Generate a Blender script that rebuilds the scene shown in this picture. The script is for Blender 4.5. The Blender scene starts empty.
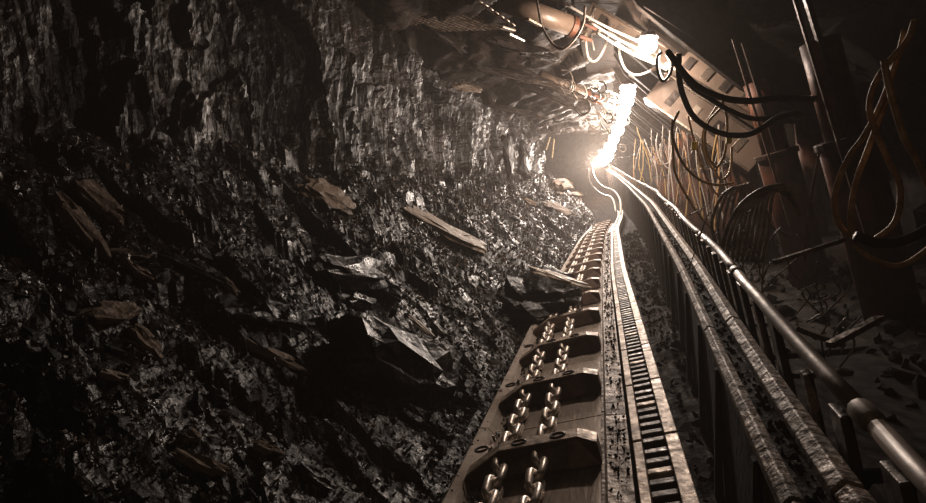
import bpy, bmesh, math, random
import numpy as np
from mathutils import Vector, Matrix, noise
random.seed(7); rng = np.random.default_rng(7)
sc = bpy.context.scene; COL = sc.collection
R = math.radians
H = 1.9                                   # eye height above the world's zero
EYE = Vector((0, 0, H))

# ------------------------------------------------------------------ camera
yaw, pit, F = R(13.66), R(6.54), 560.0
cam = bpy.data.cameras.new('camera'); camo = bpy.data.objects.new('camera', cam); COL.objects.link(camo)
cam.sensor_width = 36; cam.lens = 36*F/926; cam.clip_start = .02; cam.clip_end = 300
camo.location = EYE; camo.rotation_euler = (math.pi/2-pit, 0, yaw); sc.camera = camo
CR = Vector((math.cos(yaw), math.sin(yaw), 0))
CF = Vector((-math.sin(yaw)*math.cos(pit), math.cos(yaw)*math.cos(pit), -math.sin(pit)))
CU = CR.cross(CF)
def ray(px, py):
    d = CR*(px-463) + CU*(251.5-py) + CF*F
    return d/d.y
def at(px, py, v):                        # a point measured off the photograph, v metres along the face
    return EYE + ray(px, py)*v
def proj(P):
    q = Vector(P)-EYE; w = q.dot(CF)
    if w < .05: return None
    return 463+F*q.dot(CR)/w, 251.5-F*q.dot(CU)/w

# ------------------------------------------------------------------ run of the seam
def table(tab):
    vs = [t[0] for t in tab]
    def f(v):
        return [float(np.interp(v, vs, [t[k] for t in tab])) for k in range(1, len(tab[0]))]
    def g(v):
        s = [0]*(len(tab[0])-1); w = .03*max(v, 0)+.15
        for k in (-1.5, -.75, 0, .75, 1.5):
            q = f(v+k*w)
            s = [a+b/5 for a, b in zip(s, q)]
        return s
    return g
D = table([(-3, 0, 0), (8, .0, .0), (16, .15, .0), (20, .4, .05), (24, .6, .15), (28, .3, .5), (34, -.7, 1.15), (42, -1.2, 2.0), (52, -3.5, 2.6)])
B = table([(-2, .47, -.74), (0, .47, -.71), (1.2, .487, -.69), (2.4, .56, -.68), (4.5, .68, -.60), (10, .84, -.30), (20, 1.0, .05), (28, .75, .6), (34, 0, 1.3), (44, -1.4, 2.2)])
A17 = R(17); c17, s17 = math.cos(A17), math.sin(A17)
def S(u, v, w):                           # dipping seam floor frame -> world
    du, dw = D(v)
    return Vector((u*c17-w*s17+du, v, H+u*s17+w*c17+dw))
def SB(a, v, b):                          # frame that follows the spill plate's top edge
    x, z = B(v)
    return Vector((x+a*c17-b*s17, v, H+z+a*s17+b*c17))
def W(x, v, z):
    du, dw = D(v)
    return Vector((x+du, v, H+z+dw))

# ------------------------------------------------------------------ materials
def mat(name, col, rough=.6, metal=0., var=.5, scale=12., bump=.3, bscale=40., col2=None, rvar=.15, stretch=(1, 1, 1), spec=.5, dist=.01):
    m = bpy.data.materials.new(name); m.use_nodes = True; nt = m.node_tree; n = nt.nodes; l = nt.links
    b = n['Principled BSDF']; b.inputs['Metallic'].default_value = metal
    b.inputs['Specular IOR Level'].default_value = spec
    tc = n.new('ShaderNodeTexCoord'); mp = n.new('ShaderNodeMapping'); mp.inputs['Scale'].default_value = stretch
    l.new(tc.outputs['Object'], mp.inputs['Vector'])
    nz = n.new('ShaderNodeTexNoise'); nz.inputs['Scale'].default_value = scale; nz.inputs['Detail'].default_value = 6; nz.inputs['Roughness'].default_value = .65
    l.new(mp.outputs[0], nz.inputs['Vector'])
    rp = n.new('ShaderNodeValToRGB'); e = rp.color_ramp.elements
    c2 = col2 or tuple(c*(1-var) for c in col)
    e[0].position = .36; e[0].color = (*c2, 1); e[1].position = .62; e[1].color = (*col, 1)
    l.new(nz.outputs['Fac'], rp.inputs['Fac']); l.new(rp.outputs['Color'], b.inputs['Base Color'])
    mr = n.new('ShaderNodeMapRange'); mr.inputs['From Min'].default_value = .3; mr.inputs['From Max'].default_value = .7
    mr.inputs['To Min'].default_value = min(1, rough+rvar); mr.inputs['To Max'].default_value = max(.05, rough-rvar)
    l.new(nz.outputs['Fac'], mr.inputs['Value']); l.new(mr.outputs[0], b.inputs['Roughness'])
    if bump:
        n2 = n.new('ShaderNodeTexNoise'); n2.inputs['Scale'].default_value = bscale; n2.inputs['Detail'].default_value = 5
        l.new(mp.outputs[0], n2.inputs['Vector'])
        bp = n.new('ShaderNodeBump'); bp.inputs['Strength'].default_value = bump; bp.inputs['Distance'].default_value = dist
        l.new(n2.outputs['Fac'], bp.inputs['Height']); l.new(bp.outputs['Normal'], b.inputs['Normal'])
    return m
M = {}
M['coal'] = mat('coal', (.020, .0155, .013), .42, bump=1., bscale=16, col2=(.006, .0045, .004), spec=.42, dist=.03, rvar=.25, scale=6)
M['face'] = mat('coal_face', (.060, .047, .040), .42, bump=1., bscale=16, scale=5, col2=(.012, .009, .008), spec=.42, stretch=(1, 1, .35), dist=.05, rvar=.2)
def dull_bands(m, sc_, lo):                # broad dull and shiny patches of the seam
    nt = m.node_tree; n = nt.nodes; l = nt.links; b = n['Principled BSDF']; src = b.inputs['Base Color'].links[0].from_socket
    tc = n.new('ShaderNodeTexCoord'); mp = n.new('ShaderNodeMapping'); mp.inputs['Scale'].default_value = (1, 1, .8); l.new(tc.outputs['Object'], mp.inputs[0])
    nz = n.new('ShaderNodeTexNoise'); nz.inputs['Scale'].default_value = sc_; nz.inputs['Detail'].default_value = 3; l.new(mp.outputs[0], nz.inputs['Vector'])
    mr = n.new('ShaderNodeMapRange'); mr.inputs['From Min'].default_value = .38; mr.inputs['From Max'].default_value = .6; mr.inputs['To Min'].default_value = lo; mr.inputs['To Max'].default_value = 1
    l.new(nz.outputs['Fac'], mr.inputs['Value'])
    mx = n.new('ShaderNodeVectorMath'); mx.operation = 'SCALE'; l.new(src, mx.inputs[0]); l.new(mr.outputs[0], mx.inputs['Scale']); l.new(mx.outputs[0], b.inputs['Base Color'])
    ms = n.new('ShaderNodeMath'); ms.operation = 'MULTIPLY'; ms.inputs[1].default_value = b.inputs['Specular IOR Level'].default_value; l.new(mr.outputs[0], ms.inputs[0]); l.new(ms.outputs[0], b.inputs['Specular IOR Level'])
dull_bands(M['face'], .9, .22); dull_bands(M['coal'], 1.3, .35)
M['dust'] = mat('coal_dust', (.016, .0115, .009), .85, bump=.8, bscale=50, col2=(.009, .007, .006), spec=.05)
M['roof'] = mat('roof_rock', (.05, .034, .025), .6, bump=.9, bscale=8, scale=3, col2=(.016, .012, .009), dist=.04, spec=.25)
M['rock'] = mat('brown_rock', (.15, .105, .075), .8, bump=.8, bscale=26, col2=(.10, .064, .042), dist=.02)
M['tan'] = mat('tan_rock', (.20, .145, .105), .6, bump=.8, bscale=24, col2=(.13, .09, .06), dist=.02)
M['steel'] = mat('worn_steel', (.42, .34, .27), .36, metal=.85, bump=.25, bscale=60, col2=(.16, .11, .08), scale=9)
M['deck'] = mat('polished_deck', (.52, .43, .36), .42, metal=.45, bump=.3, bscale=20, col2=(.24, .19, .155), scale=7, stretch=(2.2, .5, 2.2))
M['flight'] = mat('flight_steel', (.14, .085, .06), .5, metal=.4, bump=.3, bscale=50, col2=(.07, .045, .033), scale=10)
M['bright'] = mat('bright_steel', (.66, .58, .52), .4, metal=.65, bump=.1, bscale=30, col2=(.4, .33, .26), scale=8)
M['rail'] = mat('polished_rail', (.72, .62, .54), .4, metal=.35, bump=.2, bscale=20, col2=(.2, .14, .1), scale=3)
M['rack'] = mat('dusty_steel', (.46, .36, .28), .55, metal=.35, bump=.5, bscale=30, col2=(.12, .085, .06), scale=14)
M['dark'] = mat('dirty_dark_steel', (.07, .048, .036), .5, metal=.5, bump=.5, bscale=30, col2=(.025, .017, .013))
M['beam'] = mat('dusty_beam', (.20, .14, .10), .6, metal=.25, bump=.8, bscale=25, col2=(.06, .042, .030), scale=10, dist=.02)
M['pipe'] = mat('painted_pipe', (.13, .095, .072), .5, metal=.3, bump=.15, bscale=20, col2=(.13, .09, .07), scale=6)
M['shield'] = mat('shield_steel', (.085, .052, .036), .6, metal=.1, bump=.4, bscale=14, col2=(.03, .02, .015), scale=4, spec=.25)
M['paint'] = mat('tan_paint', (.17, .12, .085), .5, metal=.2, bump=.4, bscale=14, col2=(.17, .11, .075), scale=4)
M['shaded'] = mat('shaded_steel', (.028, .019, .014), .85, bump=.4, bscale=20, col2=(.012, .009, .007), spec=.1)  # near-black steel, the gloom on supports and spill plates put into the colour
M['rubble'] = mat('broken_coal', (.045, .033, .025), .42, bump=.8, bscale=22, col2=(.012, .009, .007), spec=.5, dist=.02, rvar=.25, scale=3)
M['pale'] = mat('pale_stone', (.50, .42, .34), .5, bump=.7, bscale=20, col2=(.25, .19, .14))
M['leg'] = mat('rust_red_leg', (.18, .066, .034), .55, metal=.1, bump=.4, bscale=14, col2=(.05, .024, .016), scale=4, spec=.25)
M['chrome'] = mat('ram_chrome', (.6, .52, .45), .22, metal=.9, bump=0, col2=(.35, .28, .22))
M['orange'] = mat('orange_hose', (.62, .38, .17), .45, bump=.1, col2=(.25, .12, .05))
M['yellow'] = mat('yellow_hose', (.55, .36, .14), .45, bump=.1, col2=(.32, .2, .08))
M['white'] = mat('pale_hose', (.5, .44, .38), .45, bump=.1, col2=(.5, .43, .36))
M['black'] = mat('black_cable', (.022, .016, .014), .42, bump=.1, col2=(.012, .01, .009))
M['grey'] = mat('grey_hose', (.30, .235, .19), .42, bump=.1, col2=(.07, .055, .045))
M['tag'] = mat('yellow_tag', (.75, .6, .05), .5, bump=0)
M['wood'] = mat('pale_wood', (.55, .42, .26), .7, bump=.4, col2=(.35, .25, .15))
def emit(name, col, s):
    m = bpy.data.materials.new(name); m.use_nodes = True; b = m.node_tree.nodes['Principled BSDF']
    b.inputs['Base Color'].default_value = (.9, .9, .9, 1); b.inputs['Emission Color'].default_value = (*col, 1); b.inputs['Emission Strength'].default_value = s
    return m
M['lamp'] = emit('lamp_glass', (1, .91, .82), 60)

# ------------------------------------------------------------------ helpers
def tag(o, label=None, cat=None, group=None, kind=None):
    if label: o['label'] = label
    if cat: o['category'] = cat
    if group: o['group'] = group
    if kind: o['kind'] = kind
    return o
def empty(name, loc, label=None, cat=None, group=None):
    o = bpy.data.objects.new(name, None); COL.objects.link(o); o.location = loc; o.empty_display_size = .1
    return tag(o, label, cat, group)
class MB:
    def __init__(s): s.v = []; s.f = []
    def add(s, vs, fs):
        k = len(s.v); s.v += [Vector(p) for p in vs]; s.f += [tuple(i+k for i in f) for f in fs]; return s
    def hexa(s, p):                       # 8 corners: bottom 0-3 ring, top 4-7 ring
        return s.add(p, [(3, 2, 1, 0), (4, 5, 6, 7), (0, 1, 5, 4), (1, 2, 6, 5), (2, 3, 7, 6), (3, 0, 4, 7)])
    def box(s, fn, a0, a1, v0, v1, b0, b1):   # box in a frame function fn(a, v, b)
        return s.hexa([fn(a0, v0, b0), fn(a1, v0, b0), fn(a1, v1, b0), fn(a0, v1, b0), fn(a0, v0, b1), fn(a1, v0, b1), fn(a1, v1, b1), fn(a0, v1, b1)])
    def prism(s, fn, prof, v0, v1, n=1):  # (a,b) outline swept along v
        m = len(prof); vs = []; fs = []
        for i in range(n+1):
            v = v0+(v1-v0)*i/n; vs += [fn(a, v, b) for a, b in prof]
        for i in range(n):
            for j in range(m):
                k = (j+1) % m; fs.append((i*m+j, i*m+k, (i+1)*m+k, (i+1)*m+j))
        fs += [tuple(range(m-1, -1, -1)), tuple(n*m+j for j in range(m))]
        return s.add(vs, fs)
    def tube(s, pts, r, seg=8, closed=False):
        pts = [Vector(p) for p in pts]; n = len(pts); rr = r if isinstance(r, (list, tuple)) else [r]*n
        up = None; vs = []; fs = []
        for i, p in enumerate(pts):
            a = pts[(i-1) % n] if (i or closed) else p; b = pts[(i+1) % n] if (i < n-1 or closed) else p
            t = (b-a).normalized() if (b-a).length > 1e-9 else Vector((0, 1, 0))
            if up is None: up = t.orthogonal().normalized()
            up = up-t*up.dot(t); up = up.normalized() if up.length > 1e-6 else t.orthogonal().normalized()
            q = t.cross(up)
            for k in range(seg):
                g = 2*math.pi*k/seg; vs.append(p+(up*math.cos(g)+q*math.sin(g))*rr[i])
        for i in range(n if closed else n-1):
            j = (i+1) % n
            for k in range(seg):
                l = (k+1) % seg; fs.append((i*seg+k, i*seg+l, j*seg+l, j*seg+k))
        if not closed: fs += [tuple(range(seg-1, -1, -1)), tuple((n-1)*seg+k for k in range(seg))]
        return s.add(vs, fs)
    def beam(s, p, q, w, h, up=Vector((0, 1, 0)), sh=0):   # solid bar from p to q
        p, q = Vector(p), Vector(q); t = (q-p).normalized(); a = t.cross(up).normalized(); b = a.cross(t)
        c = [(-w/2, -h/2), (w/2, -h/2), (w/2, h/2), (-w/2, h/2)]
        return s.hexa([p+b*x+a*y for x, y in c]+[q+b*x+a*y for x, y in c])
    def build(s, name, m, parent=None, smooth=False, bevel=0):
        me = bpy.data.meshes.new(name); off = parent.location if parent and parent.type == 'EMPTY' else Vector()
        if parent and parent.parent: off = parent.parent.location+parent.location if parent.type == 'MESH' else off
        if parent and parent.type == 'MESH' and not parent.parent: off = parent.location
        loc = Vector()
        if parent is None:
            loc = sum(s.v, Vector())/len(s.v); off = loc
        me.from_pydata([p-off for p in s.v], [], s.f); me.materials.append(m); me.update()
        o = bpy.data.objects.new(name, me); COL.objects.link(o); o.location = loc
        if parent: o.parent = parent
        if smooth: me.shade_smooth()
        if bevel:
            b = o.modifiers.new('bevel', 'BEVEL'); b.width = bevel; b.segments = 2; b.limit_method = 'ANGLE'
        return o
def fixnorm(o):
    bm = bmesh.new(); bm.from_mesh(o.data); bmesh.ops.recalc_face_normals(bm, faces=bm.faces[:]); bm.to_mesh(o.data); bm.free()
def smoothline(P, n=6):
    P = [Vector(p) for p in P]; out = []
    if len(P) < 3: return P
    for i in range(len(P)-1):
        a = P[i-1] if i else P[0]*2-P[1]; b, c = P[i], P[i+1]; d = P[i+2] if i+2 < len(P) else P[-1]*2-P[-2]
        for k in range(n):
            t = k/n; out.append(.5*((2*b)+(c-a)*t+(2*a-5*b+4*c-d)*t*t+(3*b-a-3*c+d)*t**3))
    return out+[P[-1]]
def fbm(x, y, z=0, o=4): return noise.fractal(Vector((x, y, z)), 1., 2.1, o)
def cell(x, y, z=0): return noise.cell(Vector((x, y, z)))
def vor(x, y, z=0):
    d, p = noise.voronoi(Vector((x, y, z))); return d[0], d[1], noise.cell(p[0]*37.1+Vector((.5, .5, .5)))
ORD = ['nearest', 'second', 'third', 'fourth', 'fifth', 'sixth', 'seventh', 'eighth', 'ninth', 'tenth', 'eleventh', 'twelfth', 'thirteenth', 'fourteenth', 'fifteenth', 'sixteenth', 'seventeenth', 'eighteenth', 'nineteenth', 'twentieth', 'twenty-first', 'twenty-second', 'twenty-third', 'twenty-fourth', 'twenty-fifth', 'twenty-sixth', 'twenty-seventh', 'twenty-eighth', 'twenty-ninth', 'thirtieth', 'thirty-first', 'thirty-second', 'thirty-third', 'thirty-fourth', 'thirty-fifth', 'thirty-sixth', 'thirty-seventh', 'thirty-eighth', 'thirty-ninth', 'fortieth']

# ------------------------------------------------------------------ setting: face, heap, roof, floor, right wall, far end
def vgrid(v0, v1, base, k):
    out = [v0]
    while out[-1] < v1: out.append(out[-1]+max(base, k*abs(out[-1])))
    return out
def sheet(name, vs, js, fn, m, kind=None, smooth=False):
    P = [fn(v, j) for v in vs for j in js]; n = len(js); f = []
    for i in range(len(vs)-1):
        for j in range(n-1):
            a = i*n+j; f.append((a, a+1, a+n+1, a+n))
    me = bpy.data.meshes.new(name); me.from_pydata(P, [], f); me.materials.append(m); me.update()
    if smooth: me.shade_smooth()
    o = bpy.data.objects.new(name, me); COL.objects.link(o)
    if kind: o['kind'] = kind
    return o
XF = -3.0                                  # coal face distance
def face_pt(v, t):
    z = -.3+3.2*t
    q = 0
    d1, d2, c1 = vor(v*1.1+.3*fbm(v, z), z*.55, 1.); q += .12*(c1-.5)
    d1, d2, c1 = vor(v*3.1, z*1.3+.4*c1, 5.); q += .06*(c1-.5)
    d1, d2, c1 = vor(v*9, z*3.4, 9.); q += .03*(c1-.5)
    q += .24*fbm(v*.35, z*.5, 3) + .07*fbm(v*2.2, z*.8, 8) + .04*fbm(v*11, z*4, 8)
    q -= .35*max(0, (.25-t))*1.2
    return W(XF+q, v, z)
sheet('wall_left', vgrid(-1, 50, .032, .0062), [i/98 for i in range(99)], face_pt, M['face'], 'structure')

E0 = (-.745, -1.58)                        # heap toe at the trough
E1 = (-3.05, .30)                          # heap top at the coal face
def heap_z(x, v):
    t = (E0[0]-x)/(E0[0]-E1[0])
    z = E0[1]+(E1[1]-E0[1])*(t**.93 if t > 0 else t)
    k = min(1, max(0, t*5))
    z += k*(.16*fbm(x*.8, v*.7, 2)+.05*fbm(x*3, v*3, 4))
    if x < -.5:
        kk = min(1, max(0, t*9)); c1 = vor(x*1.3, v*1.2, 11.)[2]; c2 = vor(x*3.2+.3*c1, v*3.0, 12.)[2]; z += kk*(.11*(c1-.5)+.08*(c2-.5))
    z += .10*math.exp(-((v-6.3)/.8)**2)*math.exp(-((x+.7)/.3)**2)
    return z
def heap_pt(v, t):
    x = -.60-2.9*t
    return W(x, v, heap_z(x, v)+.02*fbm(x*11, v*11, 6)+.012*fbm(x*30, v*30, 7)-(.25 if t < .02 else 0))
tag(sheet('coal_heap', vgrid(-.6, 42, .03, .008), [i/90 for i in range(91)], heap_pt, M['coal']), 'dark heap of fine coal sloping up from the conveyor to the coal face', 'coal heap', None, 'stuff')
def on_heap(px, py, lift=0):               # where a sight line meets the heap
    d = ray(px, py); v = .6
    while v < 60:
        p = EYE+d*v; du, dw = D(v); x = p.x-du
        if x < -.5 and (p.z-H-dw) < heap_z(max(x, -3.3), v)+lift: return p, v
        v *= 1.01
    return p, v

def roof_base(x):
    return float(np.interp(x, [-3.6, -3, -1.5, -.2, .6, 1.4, 2.2, 3.6], [2.2, 2.36, 2.34, 2.3, 2.26, 2.1, 1.85, 1.5]))
def roof_pt(v, t):
    x = -3.5+7.0*t
    # slanting broken strata ledges
    s = x*.9+v*.42
    q = .10*(abs((s*1.6+.5*fbm(x*.6, v*.4, 1)) % 1)-.5)
    d1, d2, c1 = vor(s*2.0, (v-x)*.35, 3.); q += .15*(c1-.5)
    d1, d2, c1 = vor(s*5, (v-x)*1.0, 7.); q += .03*(c1-.5)
    q += .12*fbm(x*.5, v*.3, 9)+.03*fbm(s*6, v, 2)
    return W(x, v, roof_base(x)+q)
sheet('ceiling', vgrid(-1.2, 50, .06, .008), [i/110 for i in range(111)], roof_pt, M['roof'], 'structure', True)
def floor_pt(v, t):
    u = -1.3+5.0*t
    return S(u, v, -1.42+.03*fbm(u*3, v*3, 1)+.015*fbm(u*12, v*12, 3)+max(0, u-1.2)*.1)
sheet('floor', vgrid(-1, 50, .07, .02), [i/90 for i in range(91)], floor_pt, M['dust'], 'structure')
def right_pt(v, t):
    z = -1.4+4*t; d1, d2, c1 = vor(v*1.2, z*1.4, 2.)
    return W(3.1-.25*t+.3*(c1-.5)+.15*fbm(v, z, 4), v, z)
sheet('wall_right', vgrid(-1.2, 50, .12, .02), [i/40 for i in range(41)], right_pt, M['dust'], 'structure')
mb = MB(); 
def end_pt(x, t):
    z = -2.2+6*t; d1, d2, c1 = vor(x*.9, z*.8, 6.)
    return W(x, 47.5+.8*(c1-.5), z)
sheet('wall_back', [-5+i*.25 for i in range(41)], [i/24 for i in range(25)], end_pt, M['face'], 'structure')
def behind_pt(x, t):
    return Vector((x, -1.0+.2*fbm(x, t*4, 1), H-2.6+6*t))
sheet('wall_front', [-4.5+i*.3 for i in range(31)], [i/20 for i in range(21)], behind_pt, M['dust'], 'structure')

# ------------------------------------------------------------------ armoured conveyor
TW = -1.22
UL, UR = -1.0, -.325
trough = empty('conveyor_trough', S(-.67, 2, TW-.1), 'long steel conveyor trough running down the middle between coal heap and toothed rack', 'conveyor')
v = .1; k = 0
while v < 19:
    L = 1.5; a, b = v+.006, v+L-.006
    MB().prism(S, [(UL, TW-.03), (UR, TW-.03), (UR, TW), (UL, TW)], a, b, 3).build('deck_plate', M['deck'], trough)
    MB().prism(S, [(UL-.055, TW-.20), (UL+.005, TW-.20), (UL+.005, TW-.03), (UL+.04, TW), (UL+.015, TW+.05), (UL-.035, TW+.06), (UL-.055, TW+.045)], a, b, 3).build('side_rail', M['rail'], trough)
    MB().prism(S, [(UR, TW-.2), (UR+.115, TW-.2), (UR+.125, TW-.02), (UR+.02, TW-.005), (UR+.014, TW+.018), (UR, TW+.018)], a, b, 3).build('side_flange', M['beam'], trough)
    v += L; k += 1
chain = empty('scraper_chain', S(-.67, 2, TW+.02), 'twin strand scraper chain with steel flight bars lying in the conveyor trough', 'chain')
PITCH = .942; V0 = 2.61-PITCH*2
flights = [V0+i*PITCH for i in range(21)]
for i, fv in enumerate(flights):
    if fv < .3: continue
    hw = .052
    prof = [(UL+.02, .006), (UR+.004, .006), (UR+.004, .108), (UR-.085, .128), (UL+.20, .128), (UL+.02, .055)]
    mb = MB(); n = len(prof)
    vs = [S(a, fv-hw-(.05 if (a < UL+.1 or a > UR-.05) else 0)-(0 if b > .06 else .012), TW+b) for a, b in prof]+[S(a, fv+hw-(.04 if (a < UL+.1 or a > UR-.05) else 0), TW+b) for a, b in prof]
    fs = [tuple(range(n)), tuple(range(2*n-1, n-1, -1))]+[(j, n+j, n+(j+1) % n, (j+1) % n) for j in range(n)]
    o = mb.add(vs, fs).build('flight_bar', M['flight'], chain, bevel=.006); fixnorm(o)
    top = [(UR+.004, .108), (UR-.085, .128), (UL+.20, .128), (UL+.02, .055)]; ms = MB()
    for (a, b), (c, d) in zip(top, top[1:]):
        e = [.05 if (q < UL+.1 or q > UR-.05) else 0 for q in (a, c)]
        ms.hexa([S(a, fv-hw-e[0]+.004, TW+b-.01), S(a, fv+hw-e[0]*.8-.004, TW+b-.01), S(c, fv+hw-e[1]*.8-.004, TW+d-.01), S(c, fv-hw-e[1]+.004, TW+d-.01), S(a, fv-hw-e[0]+.004, TW+b+.006), S(a, fv+hw-e[0]*.8-.004, TW+b+.006), S(c, fv+hw-e[1]*.8-.004, TW+d+.006), S(c, fv-hw-e[1]+.004, TW+d+.006)])
    q = ms.build('lit_top_strip', M['rack'], o); fixnorm(q)  # pale strip over the dark bar stands in for lamplight on its top
    if fv < 9:
        for u in (-.895, -.70, -.505):
            c = S(u, fv, TW+.136); e = [S(u+.034*math.cos(g), fv+.026*math.sin(g), TW+.136)-c for g in [k*math.pi/5 for k in range(10)]]
            MB().tube([c+q for q in e], .0065, 6, True).build('bolt_ring', M['dark'], o)
def link(u, v, flat, big=True):
    L, Rr, wr = .117, .037, .0185
    pts = []
    for k in range(14):
        g = 2*math.pi*k/14; y = math.sin(g)*Rr+(L/2-.008 if math.sin(g) >= 0 else -(L/2-.008)); x = math.cos(g)*Rr
        t = R(28) if flat else R(118)
        pts.append(S(u+x*math.cos(t), v+y*.82, TW+.066+x*math.sin(t)))
    return MB().tube(pts, wr, 8, True)
links = []
for i, fv in enumerate(flights[:-1]):
    for s in (-.80, -.605):
        for k in range(8):
            vv = fv+PITCH*(k+.5)/8
            if vv > .8: links.append((vv, s, k % 2 == 0))
links.sort(); vis = [l for l in links if l[0] > 1.75]
near = vis[:100]
for vv, s, fl in near: link(s, vv, fl).build('chain_link', M['bright'], chain, smooth=True)
far = MB()
for l in links:
    if l not in near:
        q = link(l[1], l[0], l[2]); far.add(q.v, q.f)
tag(far.build('far_chain_links', M['bright'], chain, smooth=True), kind='stuff')

# haulage rack
RW = -1.17
v = .35; k = 0
while v < 24:
    L = .75; a, b = v, v+L-.022; t = empty('rack_segment', S(-.065, (a+b)/2, RW-.12), ORD[k]+' toothed steel haulage rack segment along the conveyor, counted from the camera', 'rack segment', 'haulage rack segments beside the conveyor')
    MB().prism(S, [(-.172, RW-.14), (-.132, RW-.14), (-.132, RW), (-.172, RW)], a, b).build('side_bar', M['rack'], t, bevel=.004)
    MB().prism(S, [(-.025, RW-.14), (.032, RW-.14), (.032, RW+.012), (-.025, RW+.012)], a, b).build('side_bar', M['rack'], t, bevel=.004)
    for j in range(8):
        c = a+(j+.5)*(b-a)/8
        MB().prism(S, [(-.132, RW-.085), (-.025, RW-.085), (-.025, RW-.03), (-.132, RW-.03)], c-.022, c+.022).build('tooth', M['dark'] if j != 5 else M['rack'], t, bevel=.006)
    v += L; k += 1

# spill plates, their dusty top channel, and the handrail pipe over short posts
v = -.2; k = 0
while v < 30:
    L = 1.5; a, b = v+.008, v+L-.008; x, z = B((a+b)/2); du, dw = D((a+b)/2)
    t = empty('spill_plate', SB(-.02, (a+b)/2, -.6), ORD[k]+' dark steel spill plate beside the rack, counted from the camera', 'spill plate', 'spill plates between rack and roof supports')
    h = .62 + max(0, (z+.69)-dw)*1.0
    n = 4
    MB().prism(SB, [(-.20, -h), (-.17, -h), (-.045, -.04), (-.075, -.04)], a, b, n).build('plate', M['shaded'], t)
    MB().prism(SB, [(-.085, -.05), (-.035, -.05), (-.035, .015), (-.06, .03), (-.085, .012)], a, b, n).build('channel_rail', M['beam'], t, bevel=.004)
    MB().prism(SB, [(.02, -.05), (.085, -.05), (.085, .03), (.05, .05), (.02, .03)], a, b, n).build('channel_rail', M['beam'], t, bevel=.004)
    MB().prism(SB, [(-.035, -.045), (.02, -.045), (.02, -.012), (-.035, -.012)], a, b, n).build('channel_floor', M['dust'], t)
    for j in range(2):
        c = a+(.35+.8*j); MB().prism(SB, [(-.235, -h+.02), (-.20, -h+.02), (-.075, -.06), (-.095, -.06)], c, c+.035).build('stiffener', M['shaded'], t)
    rt = empty('handrail_section', SB(.07, (a+b)/2, .0), ORD[k]+' length of pipe handrail on posts above the spill plates, counted from the camera', 'handrail', 'pipe handrail along the walkway')
    wob = lambda q: .012*math.sin(q*2.1)
    P = [SB(.13+wob(q), q, float(np.interp(q, [.8, 1.3, 2.3], [.10, .165, .235]))+.5*wob(q+1)) for q in [a+(b-a)*j/6 for j in range(7)]]
    MB().tube(P, .0215, 12).build('pipe', M['pipe'], rt, smooth=True)
    q = a+.05
    MB().tube([P[0]+(P[1]-P[0])*.02, P[0]+(P[1]-P[0])*.3], .027, 12).build('coupling', M['pipe'], rt, smooth=True, bevel=.004)
    for j in range(5):
        c = a+.12+j*.30; fn = SB
        MB().prism(fn, [(.085, -.30), (.11, -.30), (.125, .225 if c > 1.9 else .13), (.10, .225 if c > 1.9 else .13)], c, c+(.05 if j % 2 else .09)).build('post', M['beam'] if j % 2 else M['dark'], rt, bevel=.004)
    v += L; k += 1
# crushed coal lodged in the channel
def hull_templates(n, pts=11, flat=.7):
    T = []
    for i in range(n):
        bm = bmesh.new()
        for k in range(pts):
            p = Vector([random.gauss(0, 1) for _ in range(3)]).normalized()*random.uniform(.75, 1.1)
            bm.verts.new((p.x, p.y*random.uniform(.7, 1), p.z*flat))
        r = bmesh.ops.convex_hull(bm, input=bm.verts[:])
        junk = [g for g in r['geom_interior'] if isinstance(g, bmesh.types.BMVert)]
        if junk: bmesh.ops.delete(bm, geom=junk, context='VERTS')
        bm.verts.index_update(); bm.faces.ensure_lookup_table()
        T.append((np.array([v.co[:] for v in bm.verts]), [tuple(v.index for v in f.verts) for f in bm.faces])); bm.free()
    return T
TPL = hull_templates(28)
def rotm(rx, ry, rz): return np.array(Matrix.Rotation(rz, 3, 'Z') @ Matrix.Rotation(ry, 3, 'Y') @ Matrix.Rotation(rx, 3, 'X'))
def scatter(name, items, m):
    V = []; Fc = []; k = 0
    for p, s in items:
        T, fs = TPL[random.randrange(len(TPL))]
        A = rotm(*[random.uniform(0, 6.28) for _ in range(3)]); sx = np.array([s, s*random.uniform(.55, 1), s*random.uniform(.35, .9)])
        q = (T*sx) @ A.T + np.array(p); V.append(q); Fc += [tuple(i+k for i in f) for f in fs]; k += len(T)
    me = bpy.data.meshes.new(name); me.from_pydata(np.vstack(V).tolist(), [], Fc); me.materials.append(m); me.update()
    o = bpy.data.objects.new(name, me); COL.objects.link(o); return o
it = [(SB(random.uniform(-.03, .016), v, -.01), random.uniform(.008, .02)) for v in [random.uniform(.3, 9) for _ in range(500)]]
tag(scatter('channel_grit', it, M['dust']), 'coal grit lodged in the channel along the spill plate tops', 'grit', None, 'stuff')
it = [(S(random.uniform(UR+.03, UR+.12), v, TW-.005), random.uniform(.006, .02)) for v in [random.uniform(1, 16)**1 for _ in range(900)]]
it += [(S(random.uniform(.06, .42), v, -1.40), random.uniform(.01, .045)) for v in [random.uniform(1, 16) for _ in range(900)]]
it += [(S(random.uniform(-.14, -.02), v, RW-.1), random.uniform(.006, .02)) for v in [random.uniform(1, 16) for _ in range(500)]]
wr_ = []
for _ in range(1500):
    v = 1+15*random.random()**1.3; x = random.uniform(.75, 2.6); u = x*c17-.5; wr_.append((S(u, v, -1.40+max(0, u-1.2)*.1), random.lognormvariate(math.log(.045), .5)))
tag(scatter('walkway_rubble', wr_, M['dust']), 'dark rubble strewn on the floor between handrail and roof supports', 'rubble', None, 'stuff')
tag(scatter('floor_grit', it, M['dust']), 'fine coal grit on the ledge and floor around the rack', 'grit', None, 'stuff')
it = []
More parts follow.
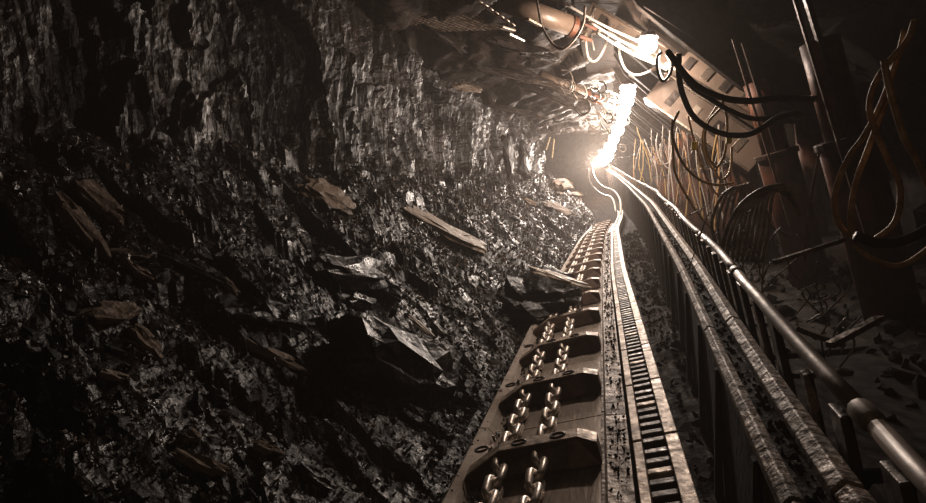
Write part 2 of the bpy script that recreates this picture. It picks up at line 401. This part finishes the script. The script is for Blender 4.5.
for _ in range(900):
    v = 1.2+random.random()**1.4*14; it.append((S(UL-.05+random.uniform(-.05, .045), v, TW+.045), random.uniform(.008, .028)))
for _ in range(700):
    v = 1.8+random.random()**1.5*14; u = UL+.05+abs(random.gauss(0, .08)); it.append((S(u, v, TW+.012), random.uniform(.006, .026)))
tag(scatter('trough_grit', it, M['coal']), 'coal grit spilled on the left edge of the conveyor trough', 'grit', None, 'stuff')

# ------------------------------------------------------------------ coal rubble on the heap
it = []
while len(it) < 15000:
    v = math.exp(random.uniform(math.log(.9), math.log(30))); x = random.uniform(-3.1, -.76)
    s = min(.05, max(.008, random.lognormvariate(math.log(.0075+.0026*v), .45)))
    it.append((W(x, v, heap_z(x, v)+s*.35), s))
tag(scatter('coal_rubble', it, M['rubble']), 'small broken coal covering the heap beside the conveyor', 'coal rubble', None, 'stuff')
it = []
while len(it) < 1300:
    v = math.exp(random.uniform(math.log(.9), math.log(26))); x = random.uniform(-3.1, -.76)
    s = min(.05, max(.01, random.lognormvariate(math.log(.007+.0028*v), .4)))
    it.append((W(x, v, heap_z(x, v)+s*.4), s))
tag(scatter('stone_chips', it, M['rock']), 'brownish stone chips mixed into the coal heap', 'stone chips', None, 'stuff')

lump_src = []
for T, fs in TPL[:14]:
    me = bpy.data.meshes.new('coal_lump'); me.from_pydata(T.tolist(), [], fs); me.materials.append(M['coal']); lump_src.append(me)
n = 0; placed = []
while n < 290:
    px = random.uniform(-10, 560); py = random.uniform(130, 510)
    p, v = on_heap(px, py)
    du, dw = D(v); x = p.x-du
    if x < -3.0 or x > -.85 or v > 20: continue
    s = random.lognormvariate(math.log(.034+.006*v), .4); s = min(s, .16)
    if any((p-q).length < (s+r)*.8 for q, r in placed): continue
    placed.append((p, s))
    o = bpy.data.objects.new('coal_lump', lump_src[n % 14]); COL.objects.link(o)
    o.location = p+Vector((0, 0, s*.2)); o.scale = (s, s*random.uniform(.45, .9), s*random.uniform(.3, .6)); o.rotation_euler = (random.uniform(-.5, .5), random.uniform(.3, 1.0), random.gauss(-.2, .6))
    tag(o, 'loose angular lump of shiny black coal lying on the rubble slope', 'coal lump', 'loose coal lumps on the heap'); n += 1

def slab(name, ax, ay, bx, by, width, thick, m, label, cat, lift=.0, seed=0, group=None, tilt=0, base=None):
    """long rough rock between two points of the heap"""
    r = random.Random(seed*13+5)
    if base: p, q = base
    else: p, q = on_heap(ax, ay)[0], on_heap(bx, by)[0]
    t = (q-p); L = t.length; t.normalize()
    nrm = Vector((.63, -.1, .77)); nrm = (nrm-t*nrm.dot(t)).normalized(); nrm = Matrix.Rotation(tilt, 3, t) @ nrm; b = t.cross(nrm)
    bm = bmesh.new(); bmesh.ops.create_icosphere(bm, subdivisions=3, radius=1)
    for vv in bm.verts:
        c = vv.co.copy()
        c = Vector([math.copysign(abs(k)**(.6 if m == M['coal'] else .66), k) for k in c])
        d1, d2, c1 = vor(c.x*1.6+seed, c.y*1.6, c.z*1.2)
        c *= 1+(.28 if m == M['coal'] else .30)*(c1-.5)+.12*fbm(c.x*1.5+seed, c.y*1.5, c.z)
        wv = width*(1-.35*abs(c.x)**2)*(1+.35*fbm(c.x*1.3, seed*3.1, 0, 2))
        vv.co = t*(c.x*L/2)+b*(c.y*wv/2)+nrm*(c.z*thick/2)
    me = bpy.data.meshes.new(name); bm.to_mesh(me); bm.free(); me.materials.append(m)
    o = bpy.data.objects.new(name, me); COL.objects.link(o); o.location = (p+q)/2+nrm*lift
    return tag(o, label, cat, group)
slab('rock_slab', 54, 197, 104, 262, .10, .07, M['rock'], 'long finger-shaped brown rock at the far left of the heap', 'rock', .03, 1)
slab('rock_slab', 78, 186, 120, 228, .16, .08, M['rock'], 'oval brown rock just right of the long finger-shaped rock', 'rock', .03, 2)
slab('rock_slab', 103, 257, 152, 262, .06, .05, M['rock'], 'small brown rock lying flat at the foot of the long finger-shaped rock', 'rock', .03, 3)
slab('rock_slab', 118, 264, 150, 284, .06, .05, M['rock'], 'small brown rock below the flat one at the far left', 'rock', .03, 4)
slab('rock_slab', 78, 318, 135, 312, .12, .06, M['rock'], 'flat brown rock at the left edge of the heap, half way down', 'rock', .02, 5)
slab('rock_slab', 132, 330, 162, 366, .10, .06, M['rock'], 'squarish brown rock right of the flat rock on the left', 'rock', .02, 6)
slab('rock_slab', 95, 376, 125, 382, .05, .04, M['rock'], 'small rounded brown stone low on the left of the heap', 'rock', .02, 7)
slab('rock_slab', 238, 342, 304, 376, .09, .05, M['rock'], 'long brown slab left of the big black coal block', 'rock', .03, 8)
slab('rock_slab', 298, 190, 350, 206, .60, .12, M['tan'], 'broad tan rock slab high on the heap under the coal face', 'rock', .05, 9)
slab('rock_slab', 396, 206, 488, 252, .46, .12, M['tan'], 'long tan rock slab slanting across the upper middle of the heap', 'rock', .03, 10)
slab('rock_slab', 168, 452, 226, 478, .06, .05, M['rock'], 'long brown stone near the bottom left corner', 'rock', .02, 11)
slab('rock_slab', 180, 438, 200, 442, .05, .05, M['rock'], 'round reddish brown stone near the bottom left', 'rock', .02, 12)
slab('rock_slab', 250, 445, 282, 458, .07, .04, M['rock'], 'brown stone at the bottom of the heap under the long brown slab', 'rock', .02, 13)
slab('rock_slab', 222, 280, 236, 300, .07, .05, M['rock'], 'upright brown stone in the middle left of the heap', 'rock', .02, 14)
slab('rock_slab', 150, 256, 225, 290, .10, .06, M['coal'], 'dark coal slab slanting right of the brown finger-shaped rocks', 'coal slab', .03, 15)
slab('rock_slab', 514, 196, 536, 208, .4, .2, M['tan'], 'pale boulder against the foot of the coal face', 'rock', .02, 16)
slab('rock_slab', 540, 205, 575, 214, .5, .2, M['rock'], 'wide brown boulder between coal face and far conveyor', 'rock', .02, 17)
slab('rock_slab', 560, 196, 590, 204, .7, .3, M['rock'], 'farthest rounded boulder near the lamps', 'rock', .02, 18)
slab('coal_block', 312, 352, 430, 396, .62, .50, M['coal'], 'largest black coal block in the middle of the heap', 'coal block', .10, 19)
slab('coal_block', 304, 272, 384, 280, .30, .20, M['coal'], 'flat black coal block above the largest one', 'coal block', .05, 20)
slab('coal_block', 226, 318, 320, 330, .2, .16, M['coal'], 'black coal block left of the largest one', 'coal block', .03, 21)
slab('coal_block', 402, 322, 428, 344, .07, .03, M['pale'], 'small bright flat flake beside the top of the largest coal block', 'rock flake', .08, 22)
slab('coal_block', 285, 462, 330, 492, .08, .04, M['coal'], 'long coal slab at the bottom edge left of the conveyor', 'coal slab', .03, 23)
slab('coal_block', 340, 300, 372, 306, .14, .10, M['coal'], 'small coal block between the two large black blocks', 'coal block', .03, 24)
slab('coal_block', 0, 0, 0, 0, .85, .60, M['coal'], 'black coal block spilled over the left edge of the conveyor', 'coal block', 0.05, 25, base=(at(500, 314, 6.0), at(576, 300, 6.3)))
slab('coal_block', 0, 0, 0, 0, .17, .07, M['pale'], 'long bright slab lying on top of the coal spilled over the conveyor', 'rock slab', .0, 26, base=(at(530, 268, 5.95), at(590, 288, 5.85)))
slab('coal_block', 0, 0, 0, 0, .25, .18, M['coal'], 'coal block behind the bright slab on the conveyor edge', 'coal block', 0, 27, base=(at(500, 290, 7.4), at(560, 292, 7.2)))
for k, (a, b, c, d) in enumerate([(60, 420, 92, 432), (10, 350, 44, 356), (205, 395, 232, 412), (118, 300, 131, 322), (330, 440, 352, 470), (395, 410, 420, 430), (430, 300, 452, 312), (185, 210, 204, 222)]):
    slab('coal_block', a, b, c, d, .08, .06, M['coal'], ['coal block near the lower left corner', 'coal block at the left edge of the photo', 'coal block below the long brown slab', 'narrow coal block right of the flat brown rock', 'coal block under the largest black block', 'coal block right of the largest black block', 'coal block between the long tan slab and the conveyor', 'coal block near the oval brown rock'][k], 'coal block', .03, 40+k)
slab('rock_slab', 566, 200, 592, 196, .9, .6, M['rock'], 'big rounded boulder close left of the far pale pipes', 'rock', .1, 80)
slab('rock_slab', 548, 190, 568, 186, .9, .8, M['rock'], 'pale far boulder below the two stakes', 'rock', .1, 81)
# slabs leaning on the coal face and two pale stakes far down
slab('leaning_slab', 0, 0, 0, 0, .75, .35, M['face'], 'tall pointed coal slab leaning on the coal face near the lamps', 'coal slab', 0, 30, base=(W(-2.75, 19, .2), W(-2.95, 19, 1.35)))
slab('leaning_slab', 0, 0, 0, 0, .8, .3, M['face'], 'pale upright coal slab against the face beside the two stakes', 'coal slab', 0, 31, base=(W(-2.75, 16.5, .2), W(-2.9, 16.5, 1.5)))
for k, (a, b) in enumerate([((546, 150), (550, 137)), ((552, 158), (554, 139))]):
    tag(MB().tube([at(a[0], a[1], 20), at(b[0], b[1], 20)], .028, 6).build('wooden_stake', M['wood']), ['left one of two pale stakes standing at the far coal face', 'right one of two pale stakes standing at the far coal face'][k], 'stake', 'pale stakes at the far coal face')

# ------------------------------------------------------------------ roof supports
def support(v, k):
    t = empty('roof_support', W(2.1, v, -1.0), ORD[k]+' hydraulic roof support along the right wall, counted from the camera', 'roof support', 'row of hydraulic roof supports')
    w2 = .745
    def plate(prof, v0, v1, name, m, bev=.01):
        o = MB().prism(W, prof, v0, v1).build(name, m, t, bevel=bev); fixnorm(o); return o
    plate([(-.35, 2.10), (.5, 2.02), (1.3, 1.86), (2.3, 1.62), (2.3, 1.72), (1.3, 1.97), (.5, 2.14), (-.35, 2.16)], v-w2, v+w2, 'canopy', M['shaded'])
    # box section rib carrying the leg socket
    for s in ((-1, 1) if k > 2 else ()):
        c = v+s*.20
        plate([(.12, 2.04), (.30, 1.72), (.62, 1.44), (1.25, .92), (1.75, .62), (1.95, .66), (1.95, .95), (1.4, 1.35), (.9, 1.9)], c-.06, c+.06, 'canopy_rib', M['shaded'])
    if k > 2: plate([(.35, 1.70), (1.85, .62), (1.90, .70), (.42, 1.78)], v-.30, v+.30, 'rib_flange', M['shaded'])
    # outer legs: cylinder and ram leaning with the seam
    for s, x0 in ((-1, 1.34), (1, 1.34)):
        c = v+s*.33
        if s == 1: continue
        top = W(1.36, c, .95); mid = W(1.56, c, .30); bot = W(1.98, c, -1.05)
        MB().tube([mid, mid+(bot-mid)*.02, bot], [.155, .165, .165], 20).build('leg', M['leg'], t, smooth=True)
        MB().tube([top, mid], .115, 16).build('leg_ram', M['chrome'] if 0 else M['leg'], t, smooth=True)
        MB().tube([mid+(top-mid)*.04, mid-(top-mid)*.04], .185, 20).build('collar', M['shield'], t, smooth=False, bevel=.01)
    MB().tube([W(2.35, v, .95), W(2.6, v, -1.05)], .14, 14).build('leg', M['leg'], t, smooth=True)
    plate([(.95, -1.22), (2.95, -.95), (2.95, -.75), (2.2, -.85), (1.5, -1.0), (1.0, -1.08)], v-.7, v+.7, 'base', M['shaded'])
    plate([(2.3, 1.7), (2.9, 1.2), (3.0, -.6), (2.85, -.6), (2.72, 1.1), (2.2, 1.55)], v-w2, v+w2, 'rear_shield', M['shaded'])
    # thin strips added to stand in for the lit edges of the legs
    MB().beam(W(1.10, v-.52, 1.30), W(1.66, v-.52, -.35), .022, .018).build('lit_edge_strip', M['flight'], t)
    MB().beam(W(1.20, v-.45, 1.28), W(1.80, v-.45, -.45), .040, .03).build('lit_edge_strip', M['dark'], t)
for k in range(14):
    support(1.55+1.5*k, k)

# ram with clevis under the canopy tips, pairs along the roof
def ram(p, q, r, label, k):
    p, q = Vector(p), Vector(q); t = empty('hydraulic_ram', (p+q)/2, label, 'hydraulic ram', 'rams under the canopy tips'); d = (q-p)
    MB().tube([p, p+d*.78], r, 20).build('cylinder', M['paint'], t, smooth=True)
    MB().tube([p+d*.74, p+d*.80], r*1.12, 20).build('gland', M['leg'], t, bevel=.004)
    MB().tube([p+d*.80, p+d*.90], r*.55, 14).build('rod', M['chrome'], t, smooth=True)
    e = d.normalized(); s = e.cross(Vector((0, 1, .3))).normalized()
    for sg in (-1, 1): MB().beam(p+d*.86+s*sg*r*.6, p+d*1.02+s*sg*r*.6, r*1.6, r*.35, up=s.cross(e)).build('clevis', M['leg'], t, bevel=.004)
    MB().tube([p+d*.96-s*r, p+d*.96+s*r], r*.35, 10).build('pin', M['steel'], t)
ram(at(506, 2, 6.0), at(590, 33, 6.6), .105, 'thick tan hydraulic ram at the top centre of the roof', 0)
ram(at(540, 75, 10.5), at(600, 100, 11.2), .09, 'second hydraulic ram along the roof, beyond the big one', 1)

# main beams seen behind the first lamp
def girder(p, q, w, h, label):
    t = empty('roof_girder', (Vector(p)+Vector(q))/2, label, 'girder', 'girders under the canopies')
    p, q = Vector(p), Vector(q); up = Vector((0, 1, 0)); o = MB().beam(p, q, w, h, up).build('web', M['paint'], t, bevel=.008)
    d = (q-p).normalized(); a = d.cross(up).normalized()
    for s in (-1, 1): MB().beam(p+a*s*h/2, q+a*s*h/2, w*1.5, .025, up).build('flange', M['steel'], t, bevel=.003)
    s2 = d.cross(a).normalized()
    if s2.y > 0: s2 = -s2
    L = (q-p).length
    for i in range(4):
        c = p+d*L*(.18+.21*i)+s2*(w/2)
        MB().beam(c-d*.045, c+d*.045, .02, h*.5, up).build('bolted_plate', M['steel' if i % 2 else 'dark'], t, bevel=.004)
    return t
girder(at(588, 12, 6.9), at(672, 62, 6.9), .14, .16, 'pale steel girder behind the nearest lamp')
girder(at(676, 58, 6.3), at(764, 112, 5.9), .16, .24, 'steel girder right of the nearest lamp, sloping down to the red leg')
girder(at(655, 88, 7.2), at(760, 160, 6.9), .16, .36, 'wide lower steel girder between lamps and red leg')

# ------------------------------------------------------------------ lamps
lampv = [(648, 45, 6.0), (628, 92, 9.3), (627, 101, 10.3), (624, 111, 11.5), (621, 121, 12.8), (618, 130, 14.4), (614, 139, 16.4), (610, 148, 19.5), (606, 156, 24), (602, 161, 30)]
def lamp(px, py, v, k):
    p = at(px, py, v)
    t = empty('mine_lamp', p, ORD[k]+(' glowing lamp of the row along the roof, counted from the camera' if k else ' and separate glowing lamp hanging under the canopies'), 'lamp', 'row of lamps along the roof')
    r = .088 if k == 0 else (.115 if k < 5 else (.14 if k < 7 else (.19 if k == 7 else .28)))
    n = 12; pts = [p+Vector((0, y*r, 0)) for y in (-1, -.8, -.45, 0, .45, .8, 1)]; rr = [r*math.sqrt(max(.02, 1-y*y)) for y in (-1, -.8, -.45, 0, .45, .8, 1)]
    MB().tube(pts, rr, 16).build('glass', M['lamp'], t, smooth=True)
    MB().tube([p+Vector((0, 0, r*.9)), p+Vector((0, 0, r*1.35))], r*.8, 14).build('housing', M['dark'], t)
    mb = MB(); n = 14; vs = []
    for rr2, yy in ((r*1.25, -r*.5), (r*1.25, r*1.6)):
        vs += [p+Vector((rr2*math.cos(g), yy, rr2*math.sin(g))) for g in [R(30+(120/n)*j) for j in range(n+1)]]
    fs = [(j, j+1, n+2+j, n+1+j) for j in range(n)]
    o = mb.add(vs, fs).build('added_shade', M['dark'], t); so = o.modifiers.new('solid', 'SOLIDIFY'); so.thickness = .008  # hood added to keep the lamp's light off the canopies above
    MB().beam(p+Vector((0, 0, r*1.3)), p+Vector((0, 0, r*1.3+.18)), .03, .012).build('bracket', M['dark'], t)
    l = bpy.data.lights.new('lamp_light', 'POINT'); l.energy = LP[k]; l.color = (1, .82, .69); l.shadow_soft_size = .05
    for s in (0,):
        lo = bpy.data.objects.new('lamp_light', l); COL.objects.link(lo); lo.location = (-r-.03, 0, -r*.6); lo.parent = t
LP = [150, 200, 90, 90, 110, 130, 180, 350, 800, 1500]
for k, a in enumerate(lampv): lamp(*a, k)
# added fill light behind the camera, no lamp is seen there
l = bpy.data.lights.new('camera_fill', 'SPOT'); l.energy = 7; l.color = (1, .74, .52); l.spot_size = R(120); l.spot_blend = 1; l.shadow_soft_size = .04
lo = bpy.data.objects.new('camera_fill', l); COL.objects.link(lo); lo.location = (.1, -.3, H+.3); lo.rotation_euler = (R(78), 0, R(16))

# ------------------------------------------------------------------ hoses and cables
def hose(pts, v, r, m, name, label, cat, group=None, dv=0, fit=False):
    n = len(pts); P = [at(a[0], a[1], a[2] if len(a) > 2 else v+dv*i/max(1, n-1)) for i, a in enumerate(pts)]
    if fit:
        t = empty(name, P[0], label, cat, group); MB().tube(smoothline(P, 6), r, 8).build('hose', M[m], t, smooth=True)
        for a, b in ((P[0], P[1]), (P[-1], P[-2])): MB().tube([a, a+(b-a).normalized()*.07], r*1.5, 8).build('fitting', M['steel'], t)
        return t
    return tag(MB().tube(smoothline(P, 6), r, 8).build(name, M[m], smooth=True), label, cat, group)
G1 = 'orange hose loops in the right foreground'
hose([(915, 20), (907, 41), (885, 67), (872, 92), (871, 118), (888, 159), (899, 182), (900, 205), (893, 225), (874, 240)], 2.5, .0125, 'orange', 'hydraulic_hose', 'orange hose curving into the inner loop at the right edge', 'hose', G1, .25)
hose([(905, 30), (898, 57), (882, 102), (864, 136), (850, 155), (839, 179), (834, 204), (841, 227), (859, 238), (880, 240)], 2.6, .0125, 'orange', 'hydraulic_hose', 'leftmost orange hose loop in the right foreground', 'hose', G1, .15)
hose([(895, 60), (886, 100), (875, 130), (867, 152), (857, 179), (851, 210), (853, 238), (864, 254), (887, 265), (908, 263), (940, 240)], 2.75, .0125, 'orange', 'hydraulic_hose', 'orange hose hanging lowest in the right foreground', 'hose', G1, -.1)
hose([(884, 60), (890, 90), (904, 137), (917, 160), (935, 200)], 2.4, .0125, 'orange', 'hydraulic_hose', 'orange hose running off the right edge below the crossing', 'hose', G1)
hose([(855, 236), (880, 243), (905, 240), (935, 225)], 2.5, .02, 'black', 'cable', 'thick black hose crossing the orange loops', 'cable')
hose([(820, 150), (812, 190), (806, 230), (805, 262)], 3.2, .006, 'grey', 'wire', 'thin curved wire left of the orange loops', 'wire')
hose([(679, 54), (679, 75), (683, 95), (695, 118), (720, 133), (750, 134), (777, 118), (800, 112)], 4.3, .020, 'black', 'power_cable', 'lowest thick black cable sagging under the girders', 'cable', 'black cables under the girders')
hose([(668, 52), (692, 82), (720, 97), (749, 101), (777, 98), (815, 99)], 4.2, .022, 'black', 'power_cable', 'upper thick black cable running right from the nearest lamp', 'cable', 'black cables under the girders')
hose([(667, 50), (690, 84), (706, 96), (731, 111), (757, 119), (790, 113)], 4.5, .018, 'black', 'power_cable', 'middle black cable between two thicker ones', 'cable', 'black cables under the girders')
hose([(673, 56), (671, 72), (664, 81), (659, 76), (657, 58), (662, 52)], 5.2, .012, 'black', 'cable', 'small black cable loop hanging just right of the nearest lamp', 'cable')
hose([(660, 50), (659, 68), (664, 80), (669, 78), (670, 64), (666, 54)], 6.3, .010, 'white', 'cable', 'small pale cable loop hanging just right of the nearest lamp', 'cable')
hose([(611, 24), (606, 44), (597, 60), (589, 59), (586, 44), (587, 26), (594, 10)], 6.7, .015, 'white', 'cable', 'bright white cable loop hanging from the roof left of the nearest lamp', 'cable', fit=True)
hose([(595, 8), (591, 26), (592, 40), (594, 50)], 6.8, .011, 'white', 'cable', 'short white hose end inside the bright white loop', 'cable')
hose([(592, 34), (603, 31), (617, 38), (620, 56), (626, 70), (638, 75), (657, 68)], 6.6, .014, 'white', 'cable', 'pale cable sagging below the nearest lamp', 'cable', fit=True)
hose([(535, -10), (538, 6), (542, 26), (552, 43), (563, 49), (574, 40), (583, 24), (585, 6)], 5.9, .013, 'grey', 'cable', 'dark cable hanging in a deep loop under the big ram', 'cable')
for i, (a, b, c, d) in enumerate([(566, 4, 640, 42), (590, 22, 645, 52), (596, 32, 650, 62), (615, 42, 655, 64)]):
    hose([(a, b), ((a+c)/2, (b+d)/2+2), (c, d)], 6.3, .013, 'white', 'hydraulic_hose', ['topmost pale hose along the girder at the nearest lamp', 'second pale hose down along the girder at the nearest lamp', 'third pale hose down along the girder at the nearest lamp', 'lowest pale hose along the girder at the nearest lamp'][i], 'hose', 'pale hoses along the girder')
hose([(679, 111), (672, 131), (681, 160), (697, 178), (716, 185), (734, 183)], 4.6, .010, 'yellow', 'hydraulic_hose', 'yellow hose in a wide arc under the girders', 'hose', 'yellow hoses between the supports')
hose([(722, 107), (707, 125), (706, 150), (716, 167), (725, 152), (727, 120), (722, 100)], 4.8, .010, 'yellow', 'hydraulic_hose', 'narrow standing loop of yellow hose left of the red leg', 'hose', 'yellow hoses between the supports')
hose([(718, 104), (704, 128), (704, 152), (714, 170), (721, 160)], 4.9, .008, 'yellow', 'hydraulic_hose', 'second narrow yellow hose doubling the standing loop', 'hose', 'yellow hoses between the supports')
hose([(672, 120), (673, 150), (676, 175), (694, 208), (714, 232)], 5.0, .010, 'yellow', 'hydraulic_hose', 'long yellow hose falling from the girder to the handrail', 'hose', 'yellow hoses between the supports')
hose([(688, 116), (694, 140), (700, 160), (710, 185), (722, 200)], 5.2, .008, 'orange', 'hydraulic_hose', 'thin orange hose between the yellow ones', 'hose', 'yellow hoses between the supports')
for i, (px, py, v) in enumerate([(694, 146, 4.9), (729, 139, 4.7)]):
    p = at(px, py, v); tag(MB().box(lambda a, b, c: p+Vector((a, b, c)), -.02, .02, -.01, .01, -.035, .035).build('hose_tag', M['tag'], bevel=.004), ['yellow tag on the thin orange hose', 'yellow tag hanging left of the red leg'][i], 'tag')
# coils of dark hose in front of the red leg
for i in range(9):
    j = i*5.5; a = i*3.
    hose([(722+j*.9, 262), (724+j, 238-a*.3), (738+j*.8, 208-a*.6), (760+j*.6, 190-a*.5+i), (784+i*2, 184+i*4)], 3.8+i*.05, .012, 'grey', 'hydraulic_hose', ORD[i].replace('nearest', 'outermost')+' dark hose of the bundle arching in front of the red leg', 'hose', 'bundle of dark hoses by the red leg')
for i in range(6):
    hose([(716+i*5, 246), (712+i*6, 222), (722+i*5, 196-i*2), (738+i*3, 188), (742+i*3, 210), (730+i*5, 250)], 4.3+.06*i, .011, 'grey', 'hydraulic_hose', ORD[i].replace('nearest', 'first')+' looped dark hose left of the arching bundle', 'hose', 'looped dark hoses behind the handrail')
# hanging hoses between the far supports
r2 = random.Random(5)
for i in range(46):
    px = 634+r2.random()*86; v = np.interp(px, [634, 720], [15, 5.2])*r2.uniform(.95, 1.25); y0 = np.interp(px, [634, 720], [95, 130])+r2.uniform(-15, 20); y1 = np.interp(px, [634, 720], [182, 235])
    dx = r2.uniform(-6, 12); P = [(px, y0), (px+dx*.3+r2.uniform(-3, 3), y0+(y1-y0)*.4), (px+dx+r2.uniform(-4, 4), y0+(y1-y0)*.75), (px+dx*1.5, y1)]
    if i % 3 == 0: P = [(px, y0), (px-5, y0+30), (px+2, y0+48), (px+12, y0+40), (px+14, y0+15)]
    hose(P, v, .012, ['grey', 'yellow', 'grey', 'orange', 'white'][i % 5], 'hydraulic_hose', 'one of many hoses hanging in the thicket between the far roof supports', 'hose', 'hoses hanging between the far supports')
for i in range(40):                         # tangle of cables along the roof left of the lamps
    px = 560+r2.random()*62; py = 45+(px-560)*.9+r2.uniform(0, 45); v = r2.uniform(8, 14); s = r2.uniform(4, 10)
    P = [(px, py), (px+s*.9, py+s*.2), (px+s*1.2, py+s*1.3), (px+s*.3, py+s*1.8), (px-s*.4, py+s)]
    hose(P, v, .011, ['grey', 'white', 'grey'][i % 3], 'roof_cable', 'one of many small looped cables tangled along the roof left of the lamps', 'cable', 'cable tangle along the roof')
hose([(592, 164), (594, 176), (602, 186), (614, 191), (620, 200), (621, 214)], 24, .035, 'white', 'pipe', 'pale curved pipe where the conveyor bends far down', 'pipe', 'pale pipes at the far bend', -5)
hose([(588, 168), (590, 182), (600, 193), (612, 198), (616, 212)], 24, .03, 'white', 'pipe', 'lower pale curved pipe where the conveyor bends far down', 'pipe', 'pale pipes at the far bend', -5)
# debris and wires behind the handrail
for i in range(30):
    px = r2.uniform(700, 880); py = np.interp(px, [700, 880], [225, 370])-r2.uniform(5, 75); v = np.interp(px, [700, 880], [4.2, 1.9])*r2.uniform(.95, 1.15)
    hose([(px, py), (px+r2.uniform(-14, 14), py+r2.uniform(10, 25)), (px+r2.uniform(-24, 24), py+r2.uniform(25, 60))], v, .004, 'grey', 'wire', 'one of many loose thin wires hanging in the dark behind the handrail', 'wire', 'loose wires behind the handrail')
for i, (a, b, c, d, v) in enumerate([(775, 262, 843, 240, 3.0), (830, 345, 880, 318, 2.1), (786, 375, 850, 372, 2.2), (800, 330, 842, 345, 2.4)]):
    tag(MB().beam(at(a, b, v), at(c, d, v+.2), .03, .02).build('steel_bar', M['beam']), ['slanting steel bar right of the dark hose coil', 'slanting steel bar low behind the handrail', 'level steel bar seen through the handrail posts', 'short steel bar behind the handrail pipe'][i], 'bar')

# ------------------------------------------------------------------ roof fittings
t = empty('roof_mesh', at(400, 15, 7.6), 'sheet of wire roof mesh pinned above the coal face', 'wire mesh')
o0 = at(350, 2, 7.6); e1 = at(430, 32, 8.6)-o0; e2 = (at(430, -4, 7.2)-o0)
mbm = MB(); mbn = MB()
for i in range(15): mbm.tube([o0+e2*(i/14), o0+e2*(i/14)+e1], .009, 5)
for i in range(22): mbn.tube([o0+e1*(i/21), o0+e1*(i/21)+e2], .007, 5)
mbm.build('long_wires', M['rack'], t); mbn.build('cross_wires', M['rack'], t)
# bright shackle chain and straps at the top
t = empty('hanging_chain', at(495, 12, 5), 'short length of bright chain pinned along the roof left of the big ram', 'chain')
for i in range(7):
    p = at(478+i*5.4, 1+i*3.8, 5.2+.05*i); q = at(482+i*5.4, 4+i*3.8, 5.25+.05*i); d = (q-p).normalized(); s = (Vector((0, 0, 1)) if i % 2 else Vector((.6, 1, 0))).cross(d).normalized()
    MB().tube([p+d*(.03*math.cos(g)*1.3+.02)+s*.02*math.sin(g) for g in [k*math.pi/5 for k in range(10)]], .008, 6, True).build('link', M['bright'], t, smooth=True)
for i, (a, b, c, d) in enumerate([(501, 27, 514, 31), (508, 34, 523, 41), (527, 19, 540, 26)]):
    tag(MB().beam(at(a, b, 5.6), at(c, d, 5.8), .05, .02).build('roof_strap', M['bright'] if i < 2 else M['steel'], bevel=.003), ['upper bright steel strap on the roof below the chain', 'lower bright steel strap on the roof below the chain', 'curved steel strap just under the big ram'][i], 'strap', 'steel straps on the roof')
for i, (a, b, c, d, v, w, m) in enumerate([(452, 84, 482, 90, 11.5, .35, 'tan'), (470, 66, 556, 84, 9.5, .28, 'roof'), (500, 62, 590, 102, 10, .22, 'roof'), (420, 24, 470, 52, 8.2, .4, 'roof'), (520, 84, 585, 112, 12, .3, 'roof'), (505, 46, 560, 60, 8, .3, 'roof'), (470, 100, 545, 118, 14, .3, 'roof'), (490, 38, 550, 52, 7.4, .2, 'roof')]):
    slab('roof_slab', 0, 0, 0, 0, w, .14, M[m], ['squarish tan stone lodged at the top of the coal face', 'long broken roof slab below the steel straps', 'slanting roof slab left of the lamps', 'roof slab beside the wire mesh', 'far slanting roof slab near the cable tangle', 'roof slab under the big ram', 'roof slab above the far coal face', 'narrow roof slab just under the steel straps'][i], 'roof slab', 0, 60+i, base=(at(a, b, v), at(c, d, v+.8)))

# ------------------------------------------------------------------ dusty air and colour management
w = bpy.data.worlds.new('mine_air'); sc.world = w; w.use_nodes = True; nt = w.node_tree
nt.nodes['Background'].inputs['Color'].default_value = (0, 0, 0, 1); nt.nodes['Background'].inputs['Strength'].default_value = 0
vs = nt.nodes.new('ShaderNodeVolumeScatter'); vs.inputs['Density'].default_value = .0062; vs.inputs['Anisotropy'].default_value = .3; vs.inputs['Color'].default_value = (1, .88, .8, 1)
nt.links.new(vs.outputs[0], nt.nodes['World Output'].inputs['Volume'])
for o in COL.objects:
    if not o.parent and 'category' in o and 'kind' not in o: o['kind'] = 'thing'
sc.view_settings.view_transform = 'Standard'; sc.view_settings.look = 'None'; sc.view_settings.gamma = 1; sc.view_settings.exposure = 0
sc.cycles.volume_bounces = 0; sc.cycles.max_bounces = 5
